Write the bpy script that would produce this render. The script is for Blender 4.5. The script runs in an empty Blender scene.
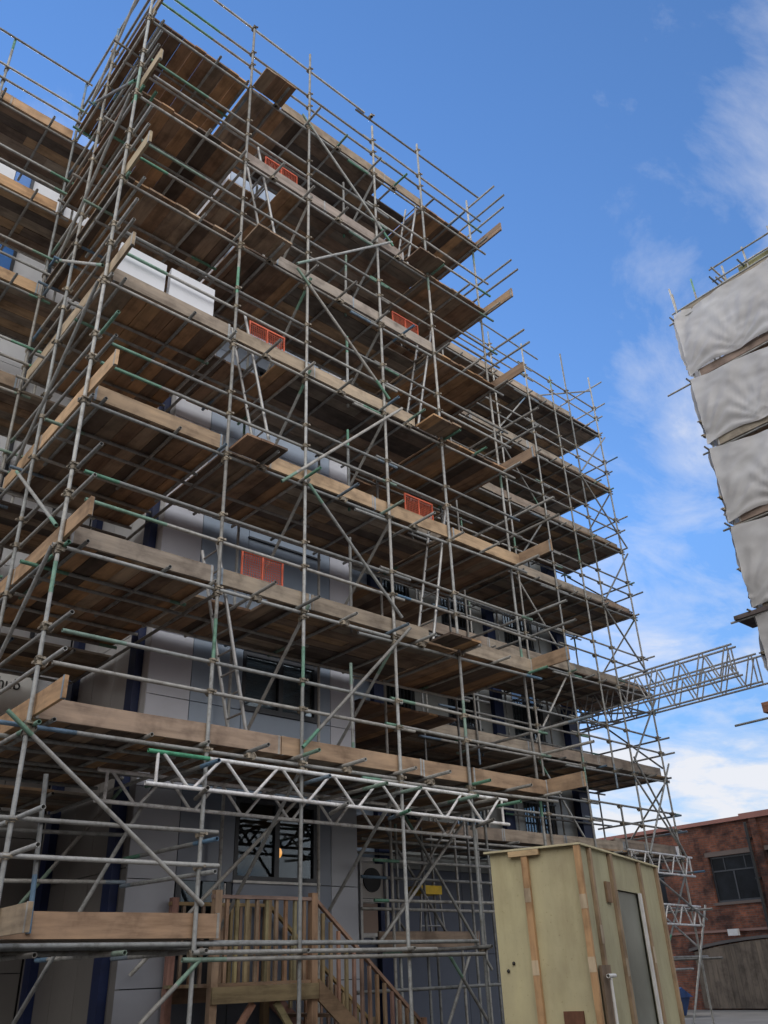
import bpy, math, random
from mathutils import Vector, Matrix, noise
random.seed(7)
R=random.Random(11)
sc=bpy.context.scene
COL=sc.collection
G=-1.6            # ground level; the camera's eye is at z = 0
CAM=Vector((-2.86,-8.62,0.0))
LV=[2.42+2.03*k for k in range(7)]      # seven working lifts
L0=0.40

# ------------------------------------------------------------------ materials
def newmat(name):
    m=bpy.data.materials.new(name); m.use_nodes=True
    nt=m.node_tree; b=nt.nodes['Principled BSDF']
    return m,nt,b
def N(nt,t,**k):
    n=nt.nodes.new(t)
    for a,v in k.items(): setattr(n,a,v)
    return n
def coords(nt,scale=(1,1,1)):
    tc=N(nt,'ShaderNodeTexCoord'); mp=N(nt,'ShaderNodeMapping')
    mp.inputs['Scale'].default_value=scale
    nt.links.new(tc.outputs['Object'],mp.inputs['Vector']); return mp.outputs['Vector']
def ntex(nt,vec,scale,detail=4,rough=.6):
    n=N(nt,'ShaderNodeTexNoise'); n.inputs['Scale'].default_value=scale
    n.inputs['Detail'].default_value=detail; n.inputs['Roughness'].default_value=rough
    nt.links.new(vec,n.inputs['Vector']); return n.outputs['Fac']
def ramp(nt,fac,stops):
    r=N(nt,'ShaderNodeValToRGB'); e=r.color_ramp.elements
    while len(e)<len(stops): e.new(.5)
    for i,(p,c) in enumerate(stops):
        e[i].position=p; e[i].color=(*c,1) if len(c)==3 else c
    nt.links.new(fac,r.inputs['Fac']); return r.outputs['Color']
def mul(nt,a,b,f=1.0,mode='MULTIPLY'):
    m=N(nt,'ShaderNodeMixRGB',blend_type=mode); m.inputs[0].default_value=f
    for s,x in ((1,a),(2,b)):
        if isinstance(x,tuple): m.inputs[s].default_value=(*x,1)
        else: nt.links.new(x,m.inputs[s])
    return m.outputs[0]
def vcol(nt):
    a=N(nt,'ShaderNodeAttribute'); a.attribute_name='tone'; return a.outputs['Color']
def bump(nt,b,h,strength=.3,dist=.01):
    n=N(nt,'ShaderNodeBump'); n.inputs['Strength'].default_value=strength; n.inputs['Distance'].default_value=dist
    nt.links.new(h,n.inputs['Height']); nt.links.new(n.outputs['Normal'],b.inputs['Normal'])

def wood(name,axis,base=(1,1,1)):
    m,nt,b=newmat(name)
    s={'x':(.8,7,7),'y':(7,.8,7),'z':(7,7,.8)}[axis]
    v=coords(nt,s); g=ntex(nt,v,1.6,6,.65)
    g2=ntex(nt,coords(nt,(1,1,1)),2.6,4,.6)
    gcol=ramp(nt,g,[(.25,(.55,.52,.5)),(.5,(.95,.95,.95)),(.75,(1.25,1.22,1.18))])
    st=ramp(nt,g2,[(.32,(.58,.56,.55)),(.52,(1,1,1)),(.75,(1.12,1.1,1.06))])
    c=mul(nt,vcol(nt),gcol); c=mul(nt,c,st); c=mul(nt,c,base)
    nt.links.new(c,b.inputs['Base Color']); b.inputs['Roughness'].default_value=.85
    bump(nt,b,g,.35,.004); return m
WX=wood('timber_along_x','x'); WY=wood('timber_along_y','y'); WZ=wood('timber_upright','z')

def steel():
    m,nt,b=newmat('galvanised_tube')
    v=coords(nt); g=ntex(nt,v,9,5,.7); g2=ntex(nt,v,45,3,.6)
    c=mul(nt,vcol(nt),ramp(nt,g,[(.3,(.6,.58,.55)),(.5,(1,1,1)),(.72,(1.2,1.2,1.18))]))
    c=mul(nt,c,ramp(nt,g2,[(.28,(.45,.36,.28)),(.42,(1,1,1))]),.35)
    nt.links.new(c,b.inputs['Base Color']); b.inputs['Metallic'].default_value=.2
    nt.links.new(ramp(nt,g,[(.3,(.75,)*3),(.7,(.5,)*3)]),b.inputs['Roughness'])
    return m
ST=steel()
def simple(name,col,rough=.6,metal=0,var=.25,scale=3,bumps=.0,use_tone=False,spec=None):
    m,nt,b=newmat(name); v=coords(nt); g=ntex(nt,v,scale,5,.6)
    lo=tuple(1-var for _ in range(3)); hi=tuple(1+var*.6 for _ in range(3))
    c=mul(nt,col,ramp(nt,g,[(.3,lo),(.7,hi)]))
    if use_tone: c=mul(nt,c,vcol(nt))
    nt.links.new(c,b.inputs['Base Color']); b.inputs['Roughness'].default_value=rough; b.inputs['Metallic'].default_value=metal
    if spec is not None: b.inputs['Specular IOR Level'].default_value=spec
    if bumps: bump(nt,b,g,bumps,.01)
    return m
COUP=simple('coupler_steel',(.30,.27,.23),.6,.5,.5,20,use_tone=True)
PANEL=simple('cladding_panel',(1,1,1),.30,0,.09,1.3,use_tone=True)
NAVY=simple('navy_column_paint',(.007,.018,.075),.5,0,.3,3)
FRAME=simple('dark_window_frame',(.03,.035,.045),.4,0,.2,5)
BACK=simple('backing_board',(.05,.055,.06),.9,0,.3,2)
WHITE=simple('white_coated_board',(.72,.74,.78),.45,0,.08,2)
WHITEP=simple('white_metal',(.7,.7,.68),.4,0,.2,6)
ORANGE=simple('orange_plastic',(.66,.13,.06),.5,0,.2,10)
YELLOW=simple('yellow_plastic',(.72,.48,.03),.5,0,.2,8)
ALU=simple('ladder_aluminium',(.42,.42,.41),.42,.5,.2,12,use_tone=True)
DOORM=simple('grey_door_skin',(.22,.23,.20),.3,0,.35,1.1)
BLUEP=simple('blue_bin_paint',(.02,.055,.17),.6,0,.5,4)
LAMPM=simple('lamp_housing',(.6,.6,.6),.4,0,.1,8)
BLACK=simple('black_cast_metal',(.02,.02,.02),.6,0,.2,8)
CONC=simple('yard_concrete',(.15,.145,.135),.9,0,.3,.6,.3)
FELT=simple('roof_felt',(.12,.12,.12),.9,0,.3,1)
def glass(name='window_glass'):
    m,nt,b=newmat(name); nt.nodes.remove(b)
    out=nt.nodes['Material Output']
    t=N(nt,'ShaderNodeBsdfTransparent'); t.inputs[0].default_value=(.75,.8,.82,1)
    g=N(nt,'ShaderNodeBsdfGlossy'); g.inputs['Roughness'].default_value=.03; g.inputs[0].default_value=(.8,.85,.9,1)
    f=N(nt,'ShaderNodeFresnel'); f.inputs[0].default_value=1.6
    a=N(nt,'ShaderNodeMath',operation='MULTIPLY'); a.inputs[1].default_value=.4
    nt.links.new(f.outputs[0],a.inputs[0])
    mx=N(nt,'ShaderNodeMixShader'); nt.links.new(a.outputs[0],mx.inputs[0])
    nt.links.new(t.outputs[0],mx.inputs[1]); nt.links.new(g.outputs[0],mx.inputs[2]); nt.links.new(mx.outputs[0],out.inputs[0])
    return m
GLASS=glass()
DARKG=simple('grimy_dark_glass',(.012,.015,.02),.35,0,.7,1.2,spec=.12)
def emis(name,col,s):
    m,nt,b=newmat(name); b.inputs['Base Color'].default_value=(*col,1)
    b.inputs['Emission Color'].default_value=(*col,1); b.inputs['Emission Strength'].default_value=s; return m
GLOW=emis('lit_lamp',(1,.42,.10),.8)
def brickmat():
    m,nt,b=newmat('old_red_brick')
    tc=N(nt,'ShaderNodeTexCoord'); sp=N(nt,'ShaderNodeSeparateXYZ'); cb=N(nt,'ShaderNodeCombineXYZ')
    nt.links.new(tc.outputs['Object'],sp.inputs[0])
    ad=N(nt,'ShaderNodeMath',operation='ADD'); nt.links.new(sp.outputs[0],ad.inputs[0]); nt.links.new(sp.outputs[1],ad.inputs[1])
    nt.links.new(ad.outputs[0],cb.inputs[0]); nt.links.new(sp.outputs[2],cb.inputs[1])
    br=N(nt,'ShaderNodeTexBrick'); nt.links.new(cb.outputs[0],br.inputs['Vector'])
    br.inputs['Scale'].default_value=1; br.inputs['Brick Width'].default_value=.225; br.inputs['Row Height'].default_value=.075
    br.inputs['Mortar Size'].default_value=.009; br.inputs['Color1'].default_value=(.25,.085,.042,1); br.inputs['Color2'].default_value=(.12,.048,.032,1)
    br.inputs['Mortar'].default_value=(.13,.10,.085,1)
    g=ntex(nt,tc.outputs['Object'],.9,6,.65); g2=ntex(nt,tc.outputs['Object'],5,4,.6)
    c=mul(nt,br.outputs['Color'],ramp(nt,g,[(.36,(.25,.25,.28)),(.5,(.85,.8,.8)),(.7,(1.35,1.25,1.2))]))
    c=mul(nt,c,ramp(nt,g2,[(.3,(.6,.6,.6)),(.6,(1.1,1.1,1.1))]))
    nt.links.new(c,b.inputs['Base Color']); b.inputs['Roughness'].default_value=.9
    bump(nt,b,br.outputs['Fac'],-.4,.01); return m
BRICK=brickmat()
def sheetmat():
    m,nt,b=newmat('debris_sheeting'); v=coords(nt)
    g=ntex(nt,v,1.6,5,.6); g2=ntex(nt,v,.5,3,.5)
    c=mul(nt,(.66,.665,.68),ramp(nt,g,[(.3,(.93,.92,.91)),(.7,(1.1,1.1,1.1))])); c=mul(nt,c,ramp(nt,g2,[(.35,(.82,.8,.78)),(.6,(1,1,1))]))
    out=nt.nodes['Material Output']
    nt.links.new(c,b.inputs['Base Color']); b.inputs['Roughness'].default_value=.55
    t=N(nt,'ShaderNodeBsdfTranslucent'); nt.links.new(c,t.inputs[0])
    mx=N(nt,'ShaderNodeMixShader'); mx.inputs[0].default_value=.35
    nt.links.new(b.outputs[0],mx.inputs[1]); nt.links.new(t.outputs[0],mx.inputs[2]); nt.links.new(mx.outputs[0],out.inputs[0])
    bump(nt,b,g,.08,.02); return m
SHEET=sheetmat()
def plymat():
    m,nt,b=newmat('painted_plywood'); v=coords(nt,(1,1,.35))
    g=ntex(nt,v,2.2,6,.65); g2=ntex(nt,coords(nt),1.0,4,.6); g3=ntex(nt,coords(nt),30,3,.6)
    c=mul(nt,(.52,.475,.285),ramp(nt,g,[(.25,(.78,.75,.72)),(.5,(1,1,1)),(.75,(1.12,1.12,1.1))]))
    c=mul(nt,c,ramp(nt,g2,[(.35,(.82,.80,.83)),(.6,(1,1,1))])); c=mul(nt,c,ramp(nt,g3,[(.28,(.7,.66,.6)),(.36,(1,1,1))]),.7)
    g4=ntex(nt,coords(nt,(2.5,2.5,.4)),1.3,5,.7); c=mul(nt,c,ramp(nt,g4,[(.33,(.85,.81,.78)),(.52,(1,1,1)),(.7,(1.08,1.08,1.05))]),.7)
    c=mul(nt,c,vcol(nt))
    nt.links.new(c,b.inputs['Base Color']); b.inputs['Roughness'].default_value=.75; bump(nt,b,g,.15,.004); return m
PLY=plymat()
def meshnet():
    m,nt,b=newmat('orange_net'); 
    b.inputs['Base Color'].default_value=(.58,.115,.055,1); b.inputs['Roughness'].default_value=.55; return m
NET=meshnet()

# ------------------------------------------------------------------ mesh builder
class MB:
    def __init__(s): s.v=[];s.f=[];s.c=[];s.sm=[]
    def add(s,V,F,col=(1,1,1),smooth=False):
        o=len(s.v); s.v+=[Vector(p) for p in V]
        for f in F:
            s.f.append([i+o for i in f]); s.c.append(col); s.sm.append(smooth)
    def box(s,a,b,col=(1,1,1),M=None):
        x0,x1=sorted((a[0],b[0]));y0,y1=sorted((a[1],b[1]));z0,z1=sorted((a[2],b[2]))
        V=[Vector(p) for p in ((x0,y0,z0),(x1,y0,z0),(x1,y1,z0),(x0,y1,z0),(x0,y0,z1),(x1,y0,z1),(x1,y1,z1),(x0,y1,z1))]
        if M: V=[M@p for p in V]
        s.add(V,[(0,3,2,1),(4,5,6,7),(0,1,5,4),(1,2,6,5),(2,3,7,6),(3,0,4,7)],col)
        return s
    def tube(s,a,b,r=.0242,cols=None,n=9,hollow=True):
        """open scaffold tube with wall thickness; cols=[(t0,t1,colour)...]"""
        a=Vector(a);b=Vector(b);d=(b-a);L=d.length
        if L<1e-5: return s
        d/=L; u=d.orthogonal().normalized(); w=d.cross(u)
        cols=cols or [(0,1,(1,1,1))]
        def ring(t,rr): 
            c=a+d*t; return [c+(u*math.cos(6.28318*i/n)+w*math.sin(6.28318*i/n))*rr for i in range(n)]
        for t0,t1,c in cols:
            V=ring(t0*L,r)+ring(t1*L,r)
            s.add(V,[(i,(i+1)%n,n+(i+1)%n,n+i) for i in range(n)],c,True)
        if hollow:
            for e,sg,c in ((0,1,cols[0][2]),(L,-1,cols[-1][2])):
                V=ring(e,r)+ring(e,r*.8)+ring(e+sg*min(.06,L*.3),r*.8)
                F=[];dk=(.08,.08,.08)  # cap colour: shade inside the bore put in as near-black
                for i in range(n):
                    j=(i+1)%n
                    q=(i,n+i,n+j,j); q2=(n+i,2*n+i,2*n+j,n+j)
                    if sg<0: q=q[::-1]; q2=q2[::-1]
                    F.append(q); F.append(q2)
                s.add(V,F,c,False)
                cap=list(range(n)); V=ring(e+sg*min(.06,L*.3),r*.8)
                s.add(V,[cap if sg<0 else cap[::-1]],dk)
        return s
    def join(s,o):
        k=len(s.v); s.v+=o.v; s.f+=[[i+k for i in f] for f in o.f]; s.c+=o.c; s.sm+=o.sm
    def centre(s):
        c=Vector(); 
        for p in s.v: c+=p
        return c/max(1,len(s.v))
    def size(s):
        lo=[min(p[i] for p in s.v) for i in range(3)];hi=[max(p[i] for p in s.v) for i in range(3)]
        return (Vector(hi)-Vector(lo)).length
    def build(s,name,mat,parent=None,label=None,kind=None):
        off=parent_world(parent)
        me=bpy.data.meshes.new(name); me.from_pydata([tuple(p-off) for p in s.v],[],s.f)
        at=me.color_attributes.new('tone','FLOAT_COLOR','CORNER')
        buf=[]
        for f,c in zip(s.f,s.c): buf+=[c[0],c[1],c[2],1]*len(f)
        at.data.foreach_set('color',buf)
        me.polygons.foreach_set('use_smooth',s.sm); me.materials.append(mat); me.update()
        o=bpy.data.objects.new(name,me); COL.objects.link(o)
        if parent: o.parent=parent
        if label: o['label']=label
        if kind: o['kind']=kind
        return o
WORLD={}
def parent_world(p):
    v=Vector()
    while p is not None: v+=p.location; p=p.parent
    return v
def thing(name,label,cat,loc=(0,0,0),group=None):
    o=bpy.data.objects.new(name,None); COL.objects.link(o); o.location=loc; o.empty_display_size=.3
    o['label']=label;o['category']=cat
    if group:o['group']=group
    return o
def tag(o,label,cat,group=None):
    o['label']=label;o['category']=cat
    if group:o['group']=group
    return o
class Kit:
    """collects the parts of one thing; past 100 of a part the smallest ones become one stuff part"""
    def __init__(s,root): s.root=root; s.p={}
    def add(s,kind,mb,mat,label=None): s.p.setdefault(kind,[]).append((mb,mat,label))
    def done(s):
        for kind,l in s.p.items():
            l.sort(key=lambda t:-t[0].size()/max(.5,(t[0].centre()-CAM).length))
            for mb,mat,lab in l[:100]: mb.build(kind,mat,s.root,lab)
            rest=l[100:]
            if rest:
                m=MB()
                for mb,mat,_ in rest: m.join(mb)
                m.build(kind,rest[0][1],s.root,kind='stuff')

# ------------------------------------------------------------------ scaffold pieces
GREEN=(.10,.30,.20); BLUE=(.10,.22,.36); GALV=(.345,.35,.34)
def tone(): 
    k=R.uniform(.6,1.25); w=R.uniform(-.02,.03); return (GALV[0]*k+w,GALV[1]*k+w*.5,GALV[2]*k)
def mixc(a,b,t): return tuple(a[i]*(1-t)+b[i]*t for i in range(3))
def tcols(L,green=.3,first=None,last=None):
    t=tone(); segs=[]; a=0.;b=1.
    if first is None and R.random()<green*.9: first=(R.choice([GREEN,GREEN,BLUE]),R.uniform(.25,.6))
    if last is None and R.random()<green*.9: last=(R.choice([GREEN,GREEN,GREEN,BLUE]),R.uniform(.2,.5))
    if first: a=min(.4,first[1]/L); segs.append((0,a,mixc(first[0],t,R.uniform(.1,.6))))
    if last: b=1-min(.4,last[1]/L)
    segs.append((a,b,t))
    if last: segs.append((b,1,mixc(last[0],t,R.uniform(.1,.6))))
    return segs
def jit(p,s=.008): return (p[0]+R.uniform(-s,s),p[1]+R.uniform(-s,s),p[2]+R.uniform(-s,s))
def T(kit,kind,a,b,green=.3,first=None,last=None,j=.01):
    a=Vector(jit(a,j));b=Vector(jit(b,j)); L=(b-a).length
    m=MB().tube(a,b,cols=tcols(L,green,first,last)); kit.add(kind,m,ST)
def coupler(kit,p,ax='x',side=-1):
    """right-angle coupler at standard p joining a tube that runs along ax"""
    p=Vector(p); m=MB(); k=R.uniform(.7,1.5); c=(k,k*.97,k*.9)
    m.tube(p+Vector((0,0,-.03)),p+Vector((0,0,.03)),r=.038,cols=[(0,1,c)],n=8)
    d=Vector((1,0,0)) if ax=='x' else Vector((0,1,0))
    q=Vector((0,1,0)) if ax=='x' else Vector((1,0,0))
    cc=p+q*.05
    m.tube(cc-d*.03,cc+d*.03,r=.038,cols=[(0,1,c)],n=8)
    m.box(cc+Vector((-.02,-.02,-.045)),cc+Vector((.02,.02,.045)),c)
    e=p-q*.045
    m.tube(e-Vector((0,0,.0))-d*.045,e+d*.05,r=.008,cols=[(0,1,c)],n=6,hollow=False)
    m.box(e+d*.035+Vector((-.014,-.014,-.014)),e+d*.035+Vector((.014,.014,.014)),c)
    kit.add('coupler',m,COUP)
TONES=[(.29,.20,.135),(.235,.165,.12),(.35,.235,.145),(.17,.13,.105),(.29,.235,.185),(.42,.29,.175),(.11,.09,.078),(.23,.195,.16),(.33,.28,.225),(.26,.19,.14)]
NEWB=[(.52,.31,.15),(.48,.30,.16),(.56,.36,.19)]
OLDB=[(.36,.29,.215),(.31,.25,.19),(.40,.32,.235),(.34,.28,.22)]
def deck(kit,x0,x1,y0,y1,z,ax,holes=(),label=None):
    """timber boards 225 wide, 38 thick"""
    m=MB(); w=.225
    def put(a,b,c,d,col):
        zz=z+R.uniform(0,.014)
        e1,e2=((.005,.001) if ax=='y' else (.001,.005)); m.box((a+e1,c+e2,zz),(b-e1,d-e2,zz+.036),col)
    if ax=='y':
        n=max(1,round((x1-x0)/w)); w=(x1-x0)/n
        for i in range(n):
            a=x0+i*w;b=a+w; col=R.choice(TONES); k=R.uniform(.85,1.3); col=(col[0]*k*1.12,col[1]*k,col[2]*k*.88)
            segs=[(y0-R.uniform(-.01,.02),y1+R.uniform(0,.02))]
            for hx0,hx1,hy0,hy1 in holes:
                if a+w/2>hx0 and a+w/2<hx1:
                    ns=[]
                    for s0,s1 in segs:
                        if hy0>s0: ns.append((s0,hy0))
                        if hy1<s1: ns.append((hy1,s1))
                    segs=ns
            for s0,s1 in segs:
                if s1-s0>.03: put(a,b,s0,s1,col)
    else:
        n=max(1,round((y1-y0)/w)); w=(y1-y0)/n
        for i in range(n):
            a=y0+i*w;b=a+w; cuts=[x0-R.uniform(0,.02)]
            x=x0+R.uniform(.8,3.6)
            while x<x1-.4: cuts.append(x); x+=R.uniform(2.4,3.9)
            cuts.append(x1+R.uniform(0,.02))
            for s0,s1 in zip(cuts,cuts[1:]):
                col=R.choice(TONES); k=R.uniform(.8,1.2); col=tuple(q*k for q in col)
                segs=[(s0,s1)]
                for hx0,hx1,hy0,hy1 in holes:
                    if a+w/2>hy0 and a+w/2<hy1:
                        ns=[]
                        for t0,t1 in segs:
                            if t1<=hx0 or t0>=hx1: ns.append((t0,t1)); continue
                            if hx0>t0: ns.append((t0,hx0))
                            if hx1<t1: ns.append((hx1,t1))
                        segs=ns
                for t0,t1 in segs:
                    if t1-t0>.03: put(t0,t1,a,b,col)
    kit.add('deck',m,WY if ax=='y' else WX,label)
def board(kit,a,b,th=.038,h=.225,col=None,kind='toe_board',label=None,dz=0):
    """board on edge from a to b (bottom line), thickness to the inner side; metal end bands"""
    a=Vector(a);b=Vector(b);d=(b-a);L=d.length;d/=L
    n=Vector((-d.y,d.x,0)).normalized()
    if n.y<0 or (abs(n.y)<1e-6 and n.x<0): n=-n
    col=col or R.choice(OLDB); k=R.uniform(.85,1.12); mcl=sum(col)/3; col=tuple((q*.86+mcl*.14)*k for q in col)
    m=MB(); ns=max(2,int(L/.5)); up=Vector((0,0,1))
    w0=R.uniform(0,6)
    V=[];F=[]
    for i in range(ns+1):
        t=i/ns; p=a+d*L*t; q=math.sin(w0+t*5)*.004
        V+=[p+n*q,p+n*(th+q),p+n*(th+q)+up*h,p+n*q+up*(h+math.sin(w0*2+t*9)*.003)]
    for i in range(ns):
        o=i*4
        for k2 in range(4):
            F.append((o+k2,o+(k2+1)%4,o+4+(k2+1)%4,o+4+k2))
    F+= [(0,1,2,3),(ns*4+3,ns*4+2,ns*4+1,ns*4)]
    F=[f[::-1] for f in F]
    m.add(V,F,col)
    bc=R.choice([(.42,.44,.45),(.30,.36,.42),(.38,.36,.33)])
    for q in (.012,L-.042):
        a1=a+d*q-n*.0025-up*.0025; a2=a1+d*.03; t2=n*(th+.009); u2=up*(h+.008)
        V=[a1,a2,a2+t2,a1+t2]; V=V+[p+u2 for p in V]
        m.add(V,[(0,3,2,1),(4,5,6,7),(0,1,5,4),(1,2,6,5),(2,3,7,6),(3,0,4,7)],bc)
    mat=WX if abs(d.x)>abs(d.y) else WY
    kit.add(kind,m,mat,label)
def lattice(kit,a,b,h,pitch=.6,kind='lattice_beam',cols=None,r=.0242,tone_=.78):
    """ladder beam: two chords, end posts, zigzag web, welded as one piece; a,b = top chord ends"""
    a=Vector(a);b=Vector(b);L=(b-a).length;d=(b-a)/L;dn=Vector((0,0,-h)); m=MB()
    c=cols or [(0,1,(tone_,)*3)]
    m.tube(a,b,r=r,cols=c); m.tube(a+dn,b+dn,r=r,cols=[(0,1,(tone_,)*3)])
    n=max(2,int(round((L-.3)/pitch))); s=(L-.3)/n
    w=[(0,1,(tone_*.95,)*3)]
    m.tube(a+d*.12,a+d*.12+dn,r=.019,cols=w,hollow=False); m.tube(b-d*.12,b-d*.12+dn,r=.019,cols=w,hollow=False)
    for i in range(n):
        p=a+d*(.15+i*s); q=p+d*s; mid=p+d*s/2
        m.tube(p+d*.03,mid-d*.03+dn,r=.019,cols=w,hollow=False,n=7); m.tube(mid+d*.03+dn,q-d*.03,r=.019,cols=w,hollow=False,n=7)
    kit.add(kind,m,ST)

# ================================================================== MAIN FRONT SCAFFOLD
main=thing('main_scaffold','tall corner tube scaffold with seven timber decks wrapping the grey building, nearest the camera','scaffold',(0,0,G))
K=Kit(main)
FX=[0,2.05,3.40,5.07,6.44]; TOPS=[16.75,16.35,16.9,16.05,16.6]
for x,t in zip(FX,TOPS):
    cuts=[G,LV[0]+R.uniform(.6,1.4) if x!=0 else 4.15,LV[3]+R.uniform(-.4,.9),LV[5]+R.uniform(-.5,.3),t]
    for a,b in zip(cuts,cuts[1:]):
        f=(GREEN,.55) if R.random()<.35 else None
        T(K,'standard',(x,0,a),(x,0,b),.12,first=f,j=.004)
# base plates
for x in FX:
    K.add('base_plate',MB().box((x-.075,-.075,G),(x+.075,.075,G+.012),(.6,.6,.6)),ST)
# right-end standards
for i,(a,b) in enumerate(zip([G]+LV,LV+[16.3])):
    T(K,'standard',(8.27,.22,a),(8.27,.22,b),.3,j=.012)
# inner standards against the wall
for x in (3.42,5.07,6.5,8.27):
    T(K,'standard',(x,1.86,G),(x,1.86,8.3),.2); T(K,'standard',(x,1.86,8.3),(x,1.86,15.4),.2)
# side-face standards
for a,b in ((G,4.4),(4.4,10.1),(10.1,16.25)):
    T(K,'standard',(0,1.63,a),(0,1.63,b),.3,j=.006)
T(K,'standard',(.33,0.02,.45),(.27,.02,1.87),0,first=(BLUE,.5))     # loose short post at the lowest rail

LAD=[('B',0),('E',1),('B',2),('E',3),('B',4),('E',5)]      # ladder from level i to i+1
for k,z in enumerate(LV):
    holes=[]
    if k>=1:
        w=LAD[k-1][0]
        holes=[(2.12,3.02,.12,.60)] if w=='B' else [(5.42,6.38,.12,.55)]
        if k==6: holes=[(5.42,6.42,-.1,.42)]
    # corner deck boards run back along the side
    deck(K,-.02 if k>=4 else .05,2.02,(.02 if k>=4 else .075),2.98,z,'y')
    deck(K,2.06,3.36,.075,1.86,z,'y',holes)
    deck(K,3.36,6.42,.075,1.80 if k>1 else 1.9,z,'x',holes)
    deck(K,6.46,8.32,(.02 if k>=3 else .075),1.95,z,'y')
    if k in (6,4,2): deck(K,2.09,2.76,-.46,.02,z+.002,'y')
    if k in (5,3,1): deck(K,5.84,6.52,-.42,.02,z+.002,'y')
    # ledgers just below the boards
    first=(BLUE,.9) if k==0 else None
    T(K,'ledger',(-.38 if k==0 else -.06,.05,z-.085),(5.0,.05,z-.085),.4,first=first)
    T(K,'ledger',(4.4,.052,z-.14),(8.5,.05,z-.085),.4)
    T(K,'ledger',(.1,1.66,z-.085),(5.9,1.66,z-.085),.2); T(K,'ledger',(5.6,1.67,z-.14),(8.4,1.67,z-.085),.2)
    T(K,'ledger',(.02,1.0,z-.10),(4.2,1.0,z-.10),.2)
    # transoms with ends poking out over the street side
    for x in (.25,1.3,1.98,2.62,3.33,4.1,4.98,5.6,6.5,7.3,8.22):
        out=-R.uniform(.06,.18) if x<2.2 else -R.uniform(.28,.5)
        if (k in (6,4,2) and 2.1<x<2.8) or (k in (5,3,1) and 5.8<x<6.6): out=-.42
        T(K,'transom',(x+R.uniform(-.03,.03),out,z-.028),(x+R.uniform(-.03,.03),1.88,z-.028),.25,j=.003)
    # guard rails
    for dz in (.60,.98):
        T(K,'guard_rail',(.14+R.uniform(0,.1),.05,z+dz),(5.20+R.uniform(0,.3),.05,z+dz),.3,first=(GREEN,R.uniform(.5,1.2)) if R.random()<.6 else None)
        T(K,'guard_rail',(4.95+R.uniform(-.1,.15),.052,z+dz+.05),(8.48,.05,z+dz+.02),.5)
        T(K,'guard_rail',(.05,-.62+R.uniform(-.06,.12),z+dz-.04),(.05,3.15,z+dz-.03),.25)
        T(K,'guard_rail',(8.36,-.85-R.uniform(-.1,.12),z+dz+.06),(8.33,2.0,z+dz+.06),.4)     # end rails
    # toe boards
    if k<4:
        col=(.38,.27,.19) if k==0 else ((.40,.28,.17) if k==2 else None)
        board(K,(.12 if k else .06,.036,z),(2.0 if k!=0 else 3.1,.036,z),h=.225,col=col)
    cols={0:(.42,.28,.17),1:(.38,.31,.23),2:(.48,.33,.19),3:(.42,.33,.23),4:(.36,.31,.26),5:(.34,.28,.24),6:(.42,.32,.22)}
    x=2.1 if k not in (2,4,6) else 2.78
    if k==0: x=3.12
    x_end=5.82 if k in (1,3,5) else 6.5
    while x<x_end-.2:
        e=min(x_end,x+R.uniform(1.3,2.6))
        if x_end-e<.5: e=x_end
        board(K,(x,.036+R.uniform(0,.012),z+R.uniform(-.01,.012)),(e,.036,z),col=cols[k],h=.225); x=e+.004
    if k<3: board(K,(6.56,.036,z),(8.30,.036,z-.01),col=cols[k])
    # short end toe board at the right end
    board(K,(8.30,-.68+R.uniform(-.06,.05),z+.01),(8.30,1.35+R.uniform(-.1,.2),z+.01),col=(.42,.28,.17) if k in (0,1,5,2) else (.30,.20,.13))
    # side-face toe board, overshooting the corner
    col=R.choice(NEWB) if k<3 else R.choice([(.36,.27,.19),(.45,.36,.22),(.40,.31,.20)])
    board(K,(.035,-.70+R.uniform(-.05,.05),z+.02),(.035,1.6,z),col=col); board(K,(.035,1.604,z+.004),(.035,3.02,z),col=col)
    T(K,'ledger',(.05,-.15,z-.085),(.05,3.25,z-.085),.25); T(K,'ledger',(2.1,.2,z-.12),(2.1,4.6,z-.12),.2)
    for y in (.8,2.2,2.9):
        T(K,'transom',(-.10-R.uniform(0,.2 if y<1 else .05),y,z-.03),(2.05,y+R.uniform(-.05,.05),z-.03),.3,j=.003)
    # couplers on every front standard
    for x0 in FX:
        for dz in (-.085,.60,.98): coupler(K,(x0,0,z+dz),'x')
        if R.random()<.5: coupler(K,(x0,0,z-.17),'x')
    for y0 in (0,1.63):
        for dz in (-.12,.56,.94): coupler(K,(0,y0,z+dz),'y')
    for x0 in (2.62,4.1,5.6): coupler(K,(x0,.0,z-.085),'y')
    # short guard post, mid front
    if k<6: T(K,'guard_post',(4.47,.28,z-.05),(4.47+R.uniform(-.03,.03),.28,z+1.5),.6,j=.01)
    # brace from each deck back down to the wall
    if k<6: T(K,'brace',(3.45,-.05,z+.02),(3.45,1.85,z-1.85),.3)
    T(K,'brace',(5.12,.02,z-.1),(5.12,1.85,z-1.75),.3)
# extra high rail at the very top
T(K,'guard_rail',(.1,.05,16.42),(4.9,.05,16.42),.1); T(K,'guard_rail',(4.7,.1,16.40),(8.55,.05,16.42),.1)
T(K,'guard_rail',(.05,-.3,16.40),(.05,3.2,16.35),.1)
T(K,'guard_rail',(8.33,-.6,16.1),(8.33,2.0,16.1),.1)
for x0 in FX: coupler(K,(x0,0,16.40),'x')
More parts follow.
